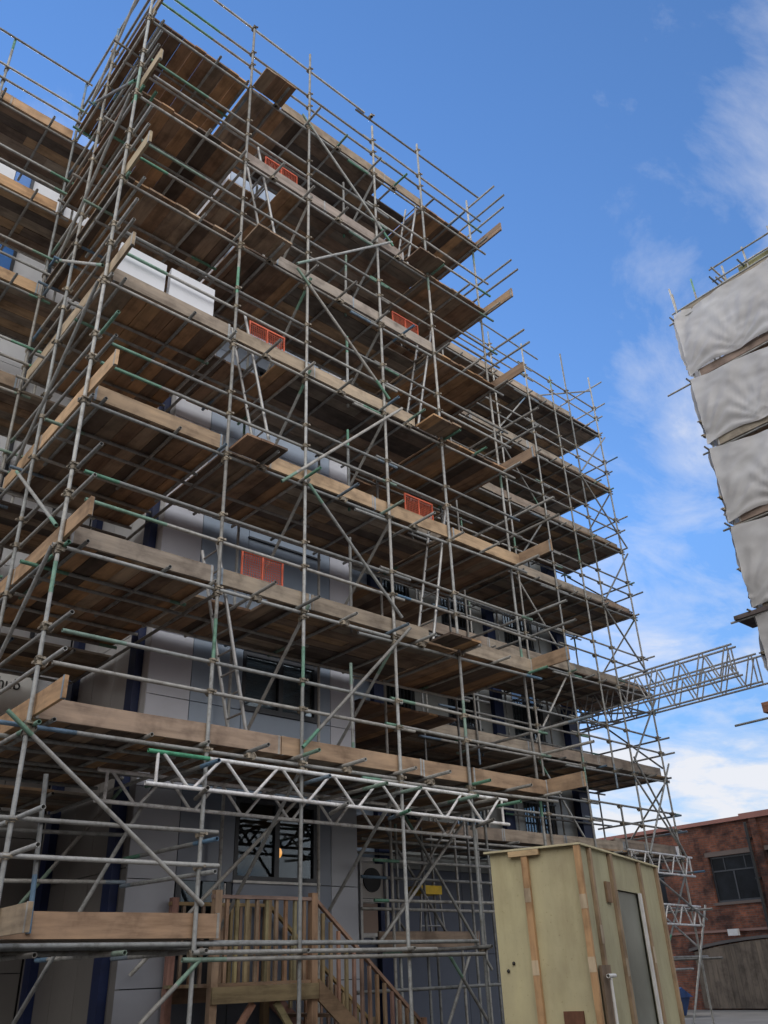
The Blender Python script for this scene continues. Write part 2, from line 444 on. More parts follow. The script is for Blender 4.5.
# diagonal braces on the face
Yb=-.05
for a,b in (((-.25,2.42),(2.09,.70)),((3.14,10.6),(5.16,8.75)),((3.42,6.38),(5.2,4.70)),((2.95,6.27),(5.44,8.67)),((3.37,2.52),(5.35,4.57)),
            ((3.13,10.69),(5.42,12.76)),((3.2,14.72),(5.45,12.66)),((2.13,.20),(.4,-1.3))):
    T(K,'brace',(a[0],Yb,a[1]),(b[0],Yb,b[1]),.0,first=(GREEN,.35),last=(GREEN,.4) if R.random()<.6 else None)
# zigzag braces on the side face
for i,k in enumerate(range(0,7)):
    z=LV[k]-.05
    if k%2==1: T(K,'brace',(-.055,.02,z+.2),(-.055,2.1,z+1.95),.2,first=(GREEN,.3),last=(GREEN,.2))
    else: T(K,'brace',(-.055,2.3,z+.05),(-.055,.1,z+2.0),.2)
# lowest stage at the left
board(K,(.08,.036,L0),(2.37,.036,L0),h=.235,col=(.46,.29,.17)); board(K,(.035,-.68,L0+.02),(.035,1.6,L0+.02),h=.235,col=(.44,.33,.21))
deck(K,-1.4,2.3,.09,1.0,L0,'x')
for y,zz,x0,x1,kk in ((-.03,1.42,-1.3,2.25,0),(-.03,1.09,-1.3,2.27,0),(.05,.34,-1.4,6.4,0),(-.05,.20,1.9,6.4,0),(-.05,.27,2.0,5.5,0),(.30,.33,-1,2.2,0),(.6,.30,-1,2.4,0),(.12,.36,2.0,5.0,0),(.9,.33,-1.,2.6,0)):
    T(K,'ledger',(x0,y,zz),(x1,y,zz+R.uniform(-.01,.02)),.3)
for x in (-.4,.35,1.2,2.1,3.4,5.0,6.4): T(K,'transom',(x,-.18,L0-.13),(x,2.0,L0-.13),.3)
for z in (1.42,1.09): T(K,'transom',(.05,-.65,z+.03),(.05,2.4,z+.0),.3); T(K,'transom',(2.07,-.3,z-.08),(2.07,1.9,z-.04),.5)
for x0 in (0,2.05,3.4,5.07,6.44):
    for z in ((1.42,1.09,.25) if x0<3 else (.25,)): coupler(K,(x0,0,z),'x')
# ladder beams carrying the first lift, and inner one
lattice(K,(1.30,-.055,2.225),(7.15,-.055,2.215),.345,.78,cols=[(0,.13,(.10,.38,.22)),(.13,1,(.85,.86,.86))])
lattice(K,(6.4,-.055,2.30),(8.6,-.055,2.26),.05,.9,cols=[(0,1,(.2,.36,.46))]) if False else None
lattice(K,(1.2,.98,2.20),(7.4,.98,2.18),.345,.78)
for x in (1.95,3.5,4.4,5.0,6.1,6.5,7.0): T(K,'transom',(x,-.45,2.14-.02),(x+.03,1.3,2.14),.7)
for x in (1.95,3.9,4.9,6.5): T(K,'transom',(x-.1,-.42,1.83),(x+.1,.2,1.82),.7)
# understorey braces and poles in the gloom below the first lift
for a,b in (((2.3,1.9,.1),(4.0,.9,2.1)),((.3,1.5,-1.4),(2.0,1.0,2.2)),((5.9,1.5,.4),(7.6,1.2,2.2)),((8.1,1.4,.0),(6.5,1.6,2.3)),((1.0,2.4,.8),(2.1,2.2,2.3))):
    T(K,'brace',a,b,.3)
for z in (.95,1.5): T(K,'ledger',(5.9,1.6,z),(9.2,1.6,z+.02),.4); T(K,'ledger',(-.8,2.0,z+.1),(2.1,1.9,z+.15),.4)
board(K,(6.3,1.98,.34),(8.5,1.98,.34),col=(.30,.22,.16))
for a,b in (((6.6,2.3,.4),(8.3,2.3,2.3)),((8.3,2.4,.4),(6.7,2.4,2.3)),((7.0,3.9,2.2),(8.9,3.8,.3)),((6.2,1.0,-1.4),(7.4,1.2,.2)),((8.2,1.0,-1.5),(6.8,1.0,.2))):
    T(K,'brace',a,b,.2)
for x,y in ((7.0,2.3),(7.7,2.4),(8.6,2.5),(9.3,2.6)): T(K,'standard',(x,y,G),(x,y,2.3),.3)
for z in (.9,1.35,1.9): T(K,'ledger',(6.2,2.25,z),(9.8,2.35,z),.3)
for z in (-.2,-.75): T(K,'ledger',(5.2,1.2,z),(9.0,1.2,z),.2)
K.done()

# ================================================================== WING SCAFFOLD (left, set back)
wing=thing('wing_scaffold','set-back scaffold with orange-brown toe boards at the far left edge','scaffold',(-1.5,3.1,G))
K=Kit(wing); WY0=3.08
for x,top in ((0,16.3),(-1.45,16.25),(-2.9,16.3)):
    for a,b in ((G,5.2),(5.2,11.0),(11.0,top)): T(K,'standard',(x,WY0,a),(x,WY0,b),.3,j=.005)
for k,z in enumerate(LV):
    z-=.1
    deck(K,-3.4,2.1,WY0+.08,4.55,z,'x')
    board(K,(-3.3,WY0+.036,z),(-1.2,WY0+.036,z),col=NEWB[k%3] if k>3 else (.40,.27,.16)); board(K,(-1.196,WY0+.04,z),(-.05,WY0+.036,z),col=NEWB[(k+1)%3] if k>3 else (.34,.25,.17))
    for dz in (-.085,): T(K,'ledger',(-3.5,WY0+.05,z+dz),(.2,WY0+.05,z+dz),.3)
    for dz in (.45,.80): T(K,'guard_rail',(-3.5,WY0-.05,z+dz),(.3,WY0-.05,z+dz),.5,last=(GREEN,.6) if dz>.7 else None)
    T(K,'ledger',(-3.4,4.4,z-.085),(2.0,4.4,z-.085),.2); T(K,'guard_rail',(-3.4,4.45,z+.9),(2.0,4.45,z+.9),.2)
    for x in (-2.4,-1.4,-.5,.6,1.5): T(K,'transom',(x,WY0-.25 if x<0 else WY0,z-.03),(x,4.7,z-.03),.2); T(K,'standard',(x,4.5,z-.3),(x,4.5,z+1.7),.1) if x in(-1.4,.6) else None
    for dz in (-.085,.45,.80):
        for x in (0,-1.45): coupler(K,(x,WY0,z+dz),'x')
T(K,'guard_rail',(-3.5,WY0-.05,16.2),(.1,WY0-.05,16.2),.2)
K.done()

# ================================================================== FAR RIGHT SCAFFOLD
far=thing('far_scaffold','taller-than-wide tube scaffold with decks projecting past the building end at the right','scaffold',(12.5,2.9,G))
K=Kit(far); FY=2.9; BY=5.0
FF=[(9.9,15.9),(11.9,16.0),(13.4,16.35),(14.6,15.7),(15.4,17.0),(16.8,16.75)]
for x,top in FF:
    for a,b in ((G,3.6+R.uniform(-.5,.5)),(3.6,9.4),(9.4,top)):
        T(K,'standard',(x,FY,a),(x,FY,b),.25,j=.006)
for x,top in ((13.4,16.0),(15.1,16.0),(16.8,16.2)):
    for a,b in ((G,8.),(8.,top)): T(K,'standard',(x,BY-.02,a),(x,BY-.02,b),.25,j=.006)
for x in (6.6,8.5): T(K,'standard',(x,3.0,G),(x,3.0,14.2),.25)
for k,z in enumerate(LV):
    z-=.05
    z-=(.17,.33,.20,0,0,0,0)[k]
    deck(K,8.42,13.4,FY+.08,4.95,z,'x'); deck(K,13.41,16.93,FY+.02,4.95,z,'x')
    deck(K,6.05,8.40,2.02,4.9,z-.01,'y')
    x=8.5
    while x<15.3:
        e=min(15.4,x+R.uniform(1.8,3.2)); 
        if 15.4-e<.6:e=15.4
        board(K,(x,FY+.036,z+R.uniform(-.01,.01)),(e,FY+.036,z),col=R.choice([(.36,.30,.23),(.40,.32,.24),(.33,.26,.2)])); x=e+.004
    board(K,(14.45,FY+.20,z+.10),(16.94,FY+.20,z+.05),h=.23,col=R.choice([(.44,.30,.2),(.36,.30,.24),(.38,.3,.22)]))
    T(K,'ledger',(8.3,FY+.05,z-.085),(13.9,FY+.05,z-.085),.3); T(K,'ledger',(12.8,FY+.05,z-.13),(17.0,FY+.05,z-.085),.3)
    T(K,'ledger',(8.3,BY-.1,z-.085),(17.0,BY-.1,z-.085),.2)
    for dz in (.62,1.0):
        T(K,'guard_rail',(8.9,FY+.05,z+dz),(13.8,FY+.05,z+dz),.3); T(K,'guard_rail',(13.2,FY+.05,z+dz+.05),(17.0+R.uniform(-.1,.15),FY+.05,z+dz),.3)
        T(K,'guard_rail',(12.9,BY-.07,z+dz),(17.1,BY-.07,z+dz),.3)
        T(K,'guard_rail',(16.85,2.55+R.uniform(-.1,.2),z+dz-.05),(16.85,5.2,z+dz-.05),.3)
    for x in (9.4,10.6,11.9,12.6,13.4,14.1,14.7,15.4,16.1,16.8): T(K,'transom',(x,FY-R.uniform(.06,.2),z-.03),(x,5.1,z-.03),.2)
    # cross bracing in the last bays and the end face
    if k%2==0: T(K,'brace',(15.38,FY-.05,z-1.95),(17.0,FY-.05,z-.1),.2); T(K,'brace',(16.9,3.0,z-1.9),(16.9,4.95,z-.1),.2)
    else: T(K,'brace',(17.05,FY-.05,z-1.95),(15.3,FY-.05,z-.1),.2); T(K,'brace',(16.9,4.95,z-1.9),(16.9,3.0,z-.1),.2)
    T(K,'brace',(11.9 if k%2 else 13.4,FY+.1,z-.1),(13.4 if k%2 else 11.9,FY+.1,z-1.9),.3)
    for x in (11.9,13.4,14.6,15.4,16.8):
        for dz in (-.085,.62,1.0): coupler(K,(x,FY,z+dz),'x')
    for x in (7.2,9.2,10.8): T(K,'guard_post',(x,3.6,z-.05),(x,3.6,z+1.4),.3)
    T(K,'guard_rail',(6.1,3.1,z+.95),(10.6,3.1,z+.95),.3)
T(K,'guard_rail',(10.6,FY+.05,16.3),(14.2,FY+.05,16.2),.1)
T(K,'guard_rail',(16.85,2.5,16.35),(16.85,5.3,16.35),.1); T(K,'brace',(14.4,FY+1.2,15.55),(16.8,FY,16.2),.2)
for z in (1.9,1.1,.1): T(K,'ledger',(13.2,FY+.05,z),(17.2,FY+.05,z-.02),.2); T(K,'guard_rail',(16.85,2.4,z-.05),(16.85,5.2,z-.05),.2)
lattice(K,(14.5,FY-.06,2.25),(17.15,FY-.06,2.2),.42,.6); lattice(K,(14.4,FY-.06,1.18),(17.1,FY-.06,1.12),.40,.6)
T(K,'brace',(14.6,FY-.1,2.1),(17.2,FY-.1,.85),.2); T(K,'brace',(17.23,FY-.12,1.15),(15.5,FY-.12,G),.0)
T(K,'brace',(15.4,FY-.08,4.4),(16.9,FY-.08,2.2),.0); T(K,'brace',(16.9,FY-.10,4.4),(15.3,FY-.10,2.2),.0)
T(K,'ledger',(15.4,FY-.1,-.15),(16.2,FY-.1,-.15),0)
K.done()

# ================================================================== LATTICE BRIDGE
br=thing('lattice_bridge','unfinished lattice beam bridge reaching out from the far scaffold towards the sheeted one','bridge',(16.2,2.5,G))
K=Kit(br)
for xx in (15.52,15.78,16.68,16.94):
    lattice(K,(xx,-.12-R.uniform(0,.1),6.42),(xx,6.6,6.42),.68,.66,r=.0255,tone_=.46)
for y in (2.9,4.4,5.6):
    T(K,'cross_tube',(15.4,y,6.36),(17.05,y,6.36),.2); T(K,'cross_tube',(15.4,y+.1,5.72),(17.05,y+.1,5.72),.2)
for y in (2.9,4.0,5.0): T(K,'brace',(15.5,y,5.76),(16.95,y+.9,6.35),.2); T(K,'brace',(16.95,y,5.76),(15.5,y+.9,5.7),.2)
K.done()

# ================================================================== LADDERS
def ladder(x0,z0,x1,z1,label):
    r=thing('ladder',label,'ladder',(x0,.33,z0),group='ladders between the scaffold lifts')
    d=Vector((x1-x0,0,z1-z0)); L=d.length; d/=L
    for y in (.14,.52):
        m=MB(); a=Vector((x0,y,z0)); m.tube(a,a+d*L,r=.024,cols=[(0,1,(1,1,1))],n=8); m.build('stile',ALU,r)
    n=int(L/.27)
    for i in range(1,n+1):
        p=Vector((x0,.14,z0))+d*(i*.27-.1)
        MB().tube(p,p+Vector((0,.38,0)),r=.015,cols=[(0,1,(.7,.7,.7))],n=6,hollow=False).build('rung',ALU,r)
for lo,x0,x1,lab in ((0,2.70,2.22,'aluminium ladder standing on the lowest deck behind the lattice beam'),
                (1,6.0,6.42,'aluminium ladder below the orange guard, just left of the fifth standard, second deck up'),
                (2,2.95,2.45,'aluminium ladder rising under the middle orange guard beside the second standard'),
                (3,5.98,6.42,'aluminium ladder under the small red-orange guard at the right, fourth deck up'),
                (4,2.95,2.5,'aluminium ladder climbing to the highest orange net near the white light gap'),
                (5,6.0,6.40,'topmost aluminium ladder poking through the sky-lit hatch')):
    z0=LV[lo]+.04; z1=z0+(2.65 if lo<5 else 2.3); f=(z1-z0)/2.03
    ladder(x0,z0,x0+(x1-x0)*f,z1,lab)

# ================================================================== ORANGE HATCH GUARDS
def guard(x0,z,y,w,h,label,near):
    r=thing('mesh_guard',label,'safety guard',(x0+w/2,y,z),group='orange mesh guards at the ladder hatches')
    m=MB(); 
    m.box((x0,y-.012,z),(x0+.022,y+.012,z+h)); m.box((x0+w-.022,y-.012,z),(x0+w,y+.012,z+h)); m.box((x0+.03,y-.012,z+h-.03),(x0+w-.03,y+.012,z+h)); 
    m.box((x0+.03,y-.012,z+.05),(x0+w-.03,y+.012,z+.12)); m.box((x0+w/2-.012,y-.01,z+.12),(x0+w/2+.012,y+.01,z+h-.03))
    m.build('frame',ORANGE,r)
    m=MB(); n=int((w-.06)/.034)
    for i in range(1,n):
        x=x0+.03+i*(w-.06)/n; m.box((x-.0026,y-.003,z+.12),(x+.0026,y+.003,z+h-.03))
    nn=int((h-.15)/.034)
    for i in range(1,nn):
        q=z+.12+i*(h-.15)/nn; m.box((x0+.03,y-.0028,q-.0026),(x0+w-.03,y+.0028,q+.0026))
    m.build('net',NET,r)
    m=MB()
    for t in (.3,.75): m.box((x0+w*t-.05,y-.02,z+.01),(x0+w*t+.05,y+.02,z+.09))
    m.build('foot',ORANGE,r)
guard(2.50,LV[1]+.16,.20,.68,.52,'bright orange mesh guard on the second deck, in front of the blue-grey wall',1)
guard(5.62,LV[2]+.16,.20,.66,.5,'orange mesh guard on the third deck, left of the fifth standard',1)
guard(2.42,LV[3]+.15,.20,.68,.52,'dull orange mesh guard on the fourth deck, right of the white boxes',0)
guard(5.56,LV[4]+.15,.20,.68,.5,'red-orange mesh guard on the fifth deck near the right end',0)
guard(2.56,LV[5]+.15,.20,.72,.5,'highest orange mesh guard, two decks below the sky',0)

# ================================================================== WHITE BOARDS ON THE FOURTH DECK
for i,(x0,x1,lab) in enumerate(((.20,.92,'pale white-grey coated board standing on the fourth deck at the building corner'),(1.0,1.74,'pale white-grey coated board standing right of the corner one on the fourth deck'))):
    r=thing('stacked_panel',lab,'panel',((x0+x1)/2,.35,LV[3]+.04),group='white boards on the fourth deck')
    for q in range(3):
        MB().box((x0+q*.01,.14+q*.05,LV[3]+.045),(x1-q*.012,.18+q*.05,LV[3]+.86)).build('sheet',WHITE,r)

# ================================================================== MAIN BUILDING
bd=thing('clad_building','multi-storey building clad in grey-blue panels with navy columns behind the scaffold','building',(6,7,G))
K=Kit(bd)
ROWS=[G,-.05,1.17,2.30,3.55,4.5,5.6,6.45,7.2,8.3,9.35,10.1,11.2,12.15,12.95,14.0,15.2]
WIN=[(1.17,2.30),(3.55,4.5),(6.45,7.2),(9.35,10.1),(12.15,12.95)]
def panels(axis,c0,cuts,rows,y,colf,skip=lambda a,b,z0,z1:False,depth=.06,out=-1):
    """one cladding panel per cell; y = outer face position"""
    for a,b in zip(cuts,cuts[1:]):
        for z0,z1 in zip(rows,rows[1:]):
            if skip(a,b,z0,z1): continue
            c=colf(a,b,z0,z1); k=R.uniform(.94,1.05); c=tuple(q*k for q in c); g=.006
            m=MB()
            if axis=='x': m.box((a+g,y,z0+g),(b-g,y-out*depth,z1-g),c)
            else: m.box((y,a+g,z0+g),(y-out*depth,b-g,z1-g),c)
            K.add('wall_panel',m,PANEL)
GB=(.28,.355,.46); LG=(.55,.57,.64); LG_SHADE=(.36,.38,.43); GB_SHADE=(.16,.19,.25); CR=(.36,.35,.33); BE=(.31,.33,.32)  # darker blue-grey and light-grey pair: ground-level shade put into the cladding colour
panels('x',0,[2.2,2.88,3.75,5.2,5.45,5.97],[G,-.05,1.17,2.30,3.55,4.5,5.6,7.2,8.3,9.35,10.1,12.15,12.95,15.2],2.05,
       lambda a,b,z0,z1: ((.74,.76,.82) if z0>7 else (LG if z0>2.2 else LG_SHADE)) if (a<2.5 or a>5.4) else ((.46,.55,.68) if z0>7 else (GB if z0>2.2 else GB_SHADE)), lambda a,b,z0,z1: (3.7<a<5.1 and any(abs(z0-w[0])<.01 for w in WIN)) or (2.8<a<3.7 and z0==-.05))  # light falling off downwards put into colour: paler rows high, darker low
K.add('wall',MB().box((2.27,2.13,G),(5.9,2.30,1.1),(1,1,1)) ,BACK)
# structural walls (solid core) behind the cladding, with a room behind the windows
K.add('wall',MB().box((2.27,2.14,-.04),(3.74,2.34,15.15)),BACK); K.add('wall',MB().box((5.22,2.14,1.11),(5.9,2.34,15.15)),BACK)
for a,b in ((2.32,3.53),(4.52,6.43),(7.22,9.33),(10.12,12.13),(12.97,15.15)): K.add('wall',MB().box((3.742,2.14,a),(5.218,2.34,b)),BACK)
K.add('wall',MB().box((2.27,4.4,G),(5.9,4.6,15.15)),BACK)
K.add('wall',MB().box((3.742,2.36,1.12),(5.218,4.38,1.16)),BACK)
for zf in (-.08,2.5,5.2,8.0,10.8,13.6): K.add('floor',MB().box((2.3,2.36,zf-.25),(5.88,4.38,zf)),CONC)
# side wall x=2.2
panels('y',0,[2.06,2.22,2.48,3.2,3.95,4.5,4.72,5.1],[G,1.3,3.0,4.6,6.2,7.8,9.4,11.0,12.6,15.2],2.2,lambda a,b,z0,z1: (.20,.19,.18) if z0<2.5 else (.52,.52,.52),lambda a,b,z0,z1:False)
K.add('wall',MB().box((2.27,2.36,G),(2.4,5.45,15.1)),BACK)
# wing front wall y=5.1
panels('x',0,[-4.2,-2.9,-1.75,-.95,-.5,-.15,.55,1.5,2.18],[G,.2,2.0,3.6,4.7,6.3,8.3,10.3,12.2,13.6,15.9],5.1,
       lambda a,b,z0,z1: (.06,.20,.55) if (abs(a+.5)<.01 and z0>12) else ((.2,.19,.18) if z0<3.5 else (.66,.68,.71)))  # darker low rows: shade near the ground put into the panel colour
K.add('wall',MB().box((-4.4,5.18,G),(2.26,5.4,15.85)),BACK)
for x in (-2.9,-1.75,-.15,.55,1.5): 
    K.add('mullion',MB().box((x-.03,5.04,3.6),(x+.03,5.098,15.9)),FRAME)
# recess: side wall x=5.97 and rear wall y=5.2
K.add('wall',MB().box((5.90,2.36,G),(5.96,5.2,15.1)),BACK)
panels('y',0,[2.07,3.1,4.15,5.19],[G,1.3,2.3,3.9,6.5,9.1,11.7,15.1],5.968,lambda a,b,z0,z1: GB if z0>2.2 else GB_SHADE,out=1)
bx=[5.98,7.1,8.2,9.3,10.4,11.5,12.6,13.9,15.1,15.95]; WR=[G,.3,1.9,2.55,4.55,5.1,7.1,7.65,9.65,10.2,12.2,12.75,15.1]
def bskip(a,b,z0,z1): return (z1-z0>1.7 and z0>2 and any(abs(a-q)<.01 for q in (7.1,9.3,11.5,13.9)))
panels('x',0,bx,WR,5.2,lambda a,b,z0,z1:(GB if a<9 else BE) if z0>1.8 else (.11,.13,.18),bskip)  # lowest rows: gloom of the recess put into the panel colour
K.add('wall',MB().box((6.0,5.65,G),(16.3,5.85,15.1)),BACK)
for z0 in (2.55,5.1,7.65,10.2):
    K.add('floor',MB().box((6.0,5.27,z0-.2),(16.3,5.64,z0-.02)),CONC)
for x in (6.35,9.18,13.2,16.1):
    K.add('column',MB().box((x-.16,4.98 if x>16 else 5.05,G),(x+.16,5.19,15.0)),NAVY)
for y in (2.35,4.6): K.add('column',MB().box((2.08,y-.11,G),(2.195,y+.11,14.9)),NAVY)
K.add('column',MB().box((16.30,5.0,G),(16.42,5.25,15.0)),NAVY)
K.add('wall',MB().box((16.26,5.26,G),(16.40,12.0,15.1)),BACK)
for y in (6.5,9.0): K.add('column',MB().box((16.405,y-.15,G),(16.5,y+.15,15.0)),NAVY)
K.add('roof',MB().box((2.22,2.1,15.2),(5.95,5.6,15.3)),FELT); K.add('roof',MB().box((-4.4,5.41,15.86),(2.2,12,15.95)).box((2.4,5.9,15.0),(16.3,12,15.22)),FELT)
K.done()
def window(x0,x1,z0,z1,y,bars=2,parent=bd,ax='x'):
    m=MB(); t=.06
    f=lambda a,b,c,d,y0=0,y1=.08: m.box((a,y+y0,c),(b,y+y1,d))
    f(x0,x0+t,z0,z1);f(x1-t,x1,z0,z1);f(x0+t,x1-t,z0,z0+t);f(x0+t,x1-t,z1-t,z1)
    for i in range(1,bars): xx=x0+(x1-x0)*i/bars; f(xx-.04,xx+.04,z0+t,z1-t)
    w=m.build('window',FRAME,parent)
    MB().box((x0+t,y+.035,z0+t),(x1-t,y+.041,z1-t)).build('pane',GLASS,w)
    MB().box((x0-.03,y-.05,z0-.035),(x1+.03,y+.03,z0-.004)).build('sill',WHITEP if z0<2 else FRAME,w)
    return w
for z0,z1 in WIN:
    w_=window(3.76,5.19,z0+.03,z1-.01,2.06,2)
    if z0>2:
        m=MB(); q=z0+.10
        while q<z1-.08: m.box((3.83,2.155,q),(5.12,2.175,q+.035),(.30,.33,.38)); q+=.042
        m.build('blind',PANEL,w_)
# glazed door to the landing
m=MB()
for a,b,c,d in ((2.9,2.98,-.04,2.26),(3.66,3.74,-.04,2.26),(2.98,3.66,2.18,2.26),(2.98,3.66,-.04,.25)): m.box((a,2.06,c),(b,2.13,d))
dr=m.build('door',FRAME,bd); MB().box((2.98,2.09,.25),(3.66,2.096,2.18)).build('pane',GLASS,dr)
MB().tube((3.6,2.0,.9),(3.6,2.0,1.15),r=.012,cols=[(0,1,(.8,.8,.8))]).build('handle',ST,dr)
for a,b in ((7.1,8.2),(9.3,10.4),(11.5,12.6),(13.9,15.1)):
    for z0,z1 in ((2.55,4.55),(5.1,7.1),(7.65,9.65),(10.2,12.2)):
        w=window(a+.02,b-.02,z0+.01,z1-.01,5.24,2)
        m=MB()
        m.box((a,5.12,z0+1.02),(b,5.16,z0+1.06)); m.box((a,5.12,z0+.05),(b,5.16,z0+.09))
        q=a+.03
        while q<b: m.box((q,5.13,z0+.09),(q+.014,5.15,z0+1.02)); q+=.11
        m.build('railing',FRAME,w)
# warm lamp glowing inside the ground-floor window
lp=thing('hanging_lamp','small warm lamp glowing behind the large dark window','lamp',(5.42,3.4,1.7))
m=MB()
import bmesh
def sphere(c,r,mat,name,parent,sz=1.0,seg=14):
    bm=bmesh.new(); bmesh.ops.create_uvsphere(bm,u_segments=seg,v_segments=10,radius=r)
    me=bpy.data.meshes.new(name); 
    for v in bm.verts: v.co=Vector((v.co.x,v.co.y,v.co.z*sz))+Vector(c)-parent_world(parent)
    bm.to_mesh(me); bm.free(); me.materials.append(mat)
    for p in me.polygons:p.use_smooth=True
    o=bpy.data.objects.new(name,me);COL.objects.link(o);o.parent=parent; return o
sphere((5.42,3.4,1.78),.06,GLOW,'bulb',lp,1.35)
MB().tube((5.42,3.4,1.87),(5.42,3.4,2.24),r=.008,cols=[(0,1,(.1,.1,.1))],hollow=False).build('flex',BLACK,lp)

# banner with lettering on the wing wall
bn=thing('wall_banner','white banner with black hub lettering low on the set-back wall at the left','sign',(1.3,5.03,3.6))
MB().box((.35,5.02,3.55),(1.68,5.035,4.46),(.75,.75,.72)).build('banner_sheet',PANEL,bn)
m=MB()
for x in (.35,1.66): m.box((x-.02,4.985,3.5),(x+.02,5.018,4.5))
m.box((.3,4.985,4.46),(1.7,5.018,4.5)); m.build('banner_frame',FRAME,bn)
cu=bpy.data.curves.new('t','FONT'); cu.body='hub'; cu.size=.25; cu.extrude=.004; cu.align_x='RIGHT'
to=bpy.data.objects.new('t',cu); COL.objects.link(to); dg=bpy.context.evaluated_depsgraph_get(); dg.update()
me=bpy.data.meshes.new_from_object(to.evaluated_get(dg)); COL.objects.unlink(to); bpy.data.objects.remove(to)
me.materials.clear(); me.materials.append(BLACK)
me.transform(Matrix.Translation(Vector((1.44,5.008,4.2))-Vector(bn.location))@Matrix.Rotation(math.pi/2,4,'X'))
o=bpy.data.objects.new('lettering',me); COL.objects.link(o); o.parent=bn

# ================================================================== TIMBER STEPS
stp=thing('timber_stair','raised timber landing and stair with upright balusters below the dark window','stair',(4.3,1.4,G))
K=Kit(stp); wc=lambda:tuple(q*R.uniform(.85,1.15) for q in (.33,.235,.15))
y0,y1=.88,1.92; xl,xr=2.82,4.24; fl=-.06
def post(x,y,z0,z1,s=.045,kind='post'): K.add(kind,MB().box((x-s,y-s,z0),(x+s,y+s,z1),wc()),WZ)
for x in (xl,xr):
    for y in (y0,y1): post(x,y,G,.95)
for i in range(8): 
    a=y0-.02+i*(y1-y0+.04)/8; K.add('tread',MB().box((xl-.05,a+.003,fl),(xr+.05,a+(y1-y0+.04)/8-.003,fl+.035),wc()),WX)
K.add('joist',MB().box((xl-.04,y0-.075,fl-.17),(xr+.04,y0-.047,fl-.002),wc()),WX); K.add('joist',MB().box((xl-.04,y1+.047,fl-.17),(xr+.04,y1+.075,fl-.002),wc()),WX)
for y in (y0-.03,):
    for sx,ex in ((xl+.02,xl+.55),(xr-.02,xr-.55)):
        a=Vector((sx,y,fl-.85)); b=Vector((ex,y,fl-.18)); d=(b-a).normalized(); n=Vector((-d.z,0,d.x))*.04
        V=[a+n,a-n,b-n,b+n]; V=V+[p+Vector((0,.04,0)) for p in V]
        K.add('knee_brace',MB().add(V,[(0,1,2,3),(7,6,5,4),(0,4,5,1),(1,5,6,2),(2,6,7,3),(3,7,4,0)],wc()) or None,WX) if False else None
        mm=MB(); mm.add(V,[(0,1,2,3),(7,6,5,4),(0,4,5,1),(1,5,6,2),(2,6,7,3),(3,7,4,0)],wc()); K.add('knee_brace',mm,WX)
for y in (y0,y1):
    K.add('handrail',MB().box((xl-.06,y-.035,.86),(xr-.046,y+.035,.90),wc()),WX)
    n=10
    for i in range(1,n): 
        x=xl+(xr-xl)*i/n; K.add('baluster',MB().box((x-.02,y-.02,fl+.036),(x+.02,y+.02,.858),wc()),WZ)
    # flight: drops to the right
    sl=-.8; run=1.78
    def par(x0,z0,x1,z1,w,yy,th,kind):
        mm=MB(); V=[(x0,yy-th,z0),(x1,yy-th,z1),(x1,yy-th,z1+w),(x0,yy-th,z0+w)]; V+=[(a,yy+th,c) for a,_,c in V]
        mm.add(V,[(0,1,2,3),(7,6,5,4),(0,4,5,1),(1,5,6,2),(2,6,7,3),(3,7,4,0)],wc()); K.add(kind,mm,WX)
    par(xr+.046,.84,xr+run,.84+sl*run,.05,y,.03,'handrail')
    par(xr+.047,fl-.2,xr+run,fl-.2+sl*(run-.047),.24,y+(-.06 if y==y0 else .06),.019,'stringer')
    post(xr+run+.045,y,G,.90+sl*run,.045)
    for i in range(1,14):
        x=xr+.03+i*run/14; zt=.84+sl*(x-xr); K.add('baluster',MB().box((x-.02,y-.02,zt-.86),(x+.02,y+.02,zt),wc()),WZ)
for i in range(1,8):
    x=xr+i*.225; z=fl-i*.19; K.add('tread',MB().box((x-.22,y0-.03,z),(x+.03,y1+.03,z+.035),wc()),WY)
K.done()

# ================================================================== SMALL THINGS IN THE RECESS
ac=thing('condenser_unit','grey condenser with round dark fan in a white frame beside the pale wall panel','cooling unit',(7.1,3.2,.42))
xx0,xx1,ya,yb,za,zb=6.80,7.42,3.0,3.42,.44,1.75
m=MB()
for x in (xx0,xx1-.05):
    for y in (ya,yb-.05): m.box((x,y,za),(x+.05,y+.05,zb))
for z in (za+.1,1.05,zb-.06): m.box((xx0+.051,ya,z),(xx1-.051,ya+.05,z+.055)); m.box((xx0+.051,yb-.05,z),(xx1-.051,yb,z+.055))
m.build('rack',WHITEP,ac)
b=MB().box((xx0+.06,ya+.06,1.12),(xx1-.06,yb-.06,1.66),(.55,.53,.5)).build('casing',PANEL,ac)
m=MB(); m.tube((xx0+.3,ya+.035,1.40),(xx0+.3,ya+.062,1.40),r=.19,cols=[(0,1,(.4,.4,.4))],n=24,hollow=False); 
cc=Vector((xx0+.3,ya+.034,1.40)); m.add([cc]+[cc+Vector((math.cos(i*.2618),0,math.sin(i*.2618)))*.19 for i in range(24)],[(0,i+1,(i+1)%24+1) for i in range(24)],(.4,.4,.4)); m.build('fan',BLACK,ac)
MB().box((xx0+.06,ya+.06,.60),(xx1-.2,yb-.06,1.04),(.35,.25,.2)).build('lower_box',PANEL,ac)
ys=thing('platform_steps','small yellow-topped folding step platform standing behind the brown toe board','steps',(8.35,3.1,.42))
MB().box((8.12,2.92,1.20),(8.62,3.3,1.34)).build('platform',YELLOW,ys)
for x,y,dx in ((8.14,2.95,-.08),(8.58,2.95,.10),(8.14,3.28,-.08),(8.58,3.28,.1)): MB().tube((x,y,1.2),(x+dx,y,.45),r=.02,cols=[(0,1,(1,1,1))]).build('leg',ALU,ys)
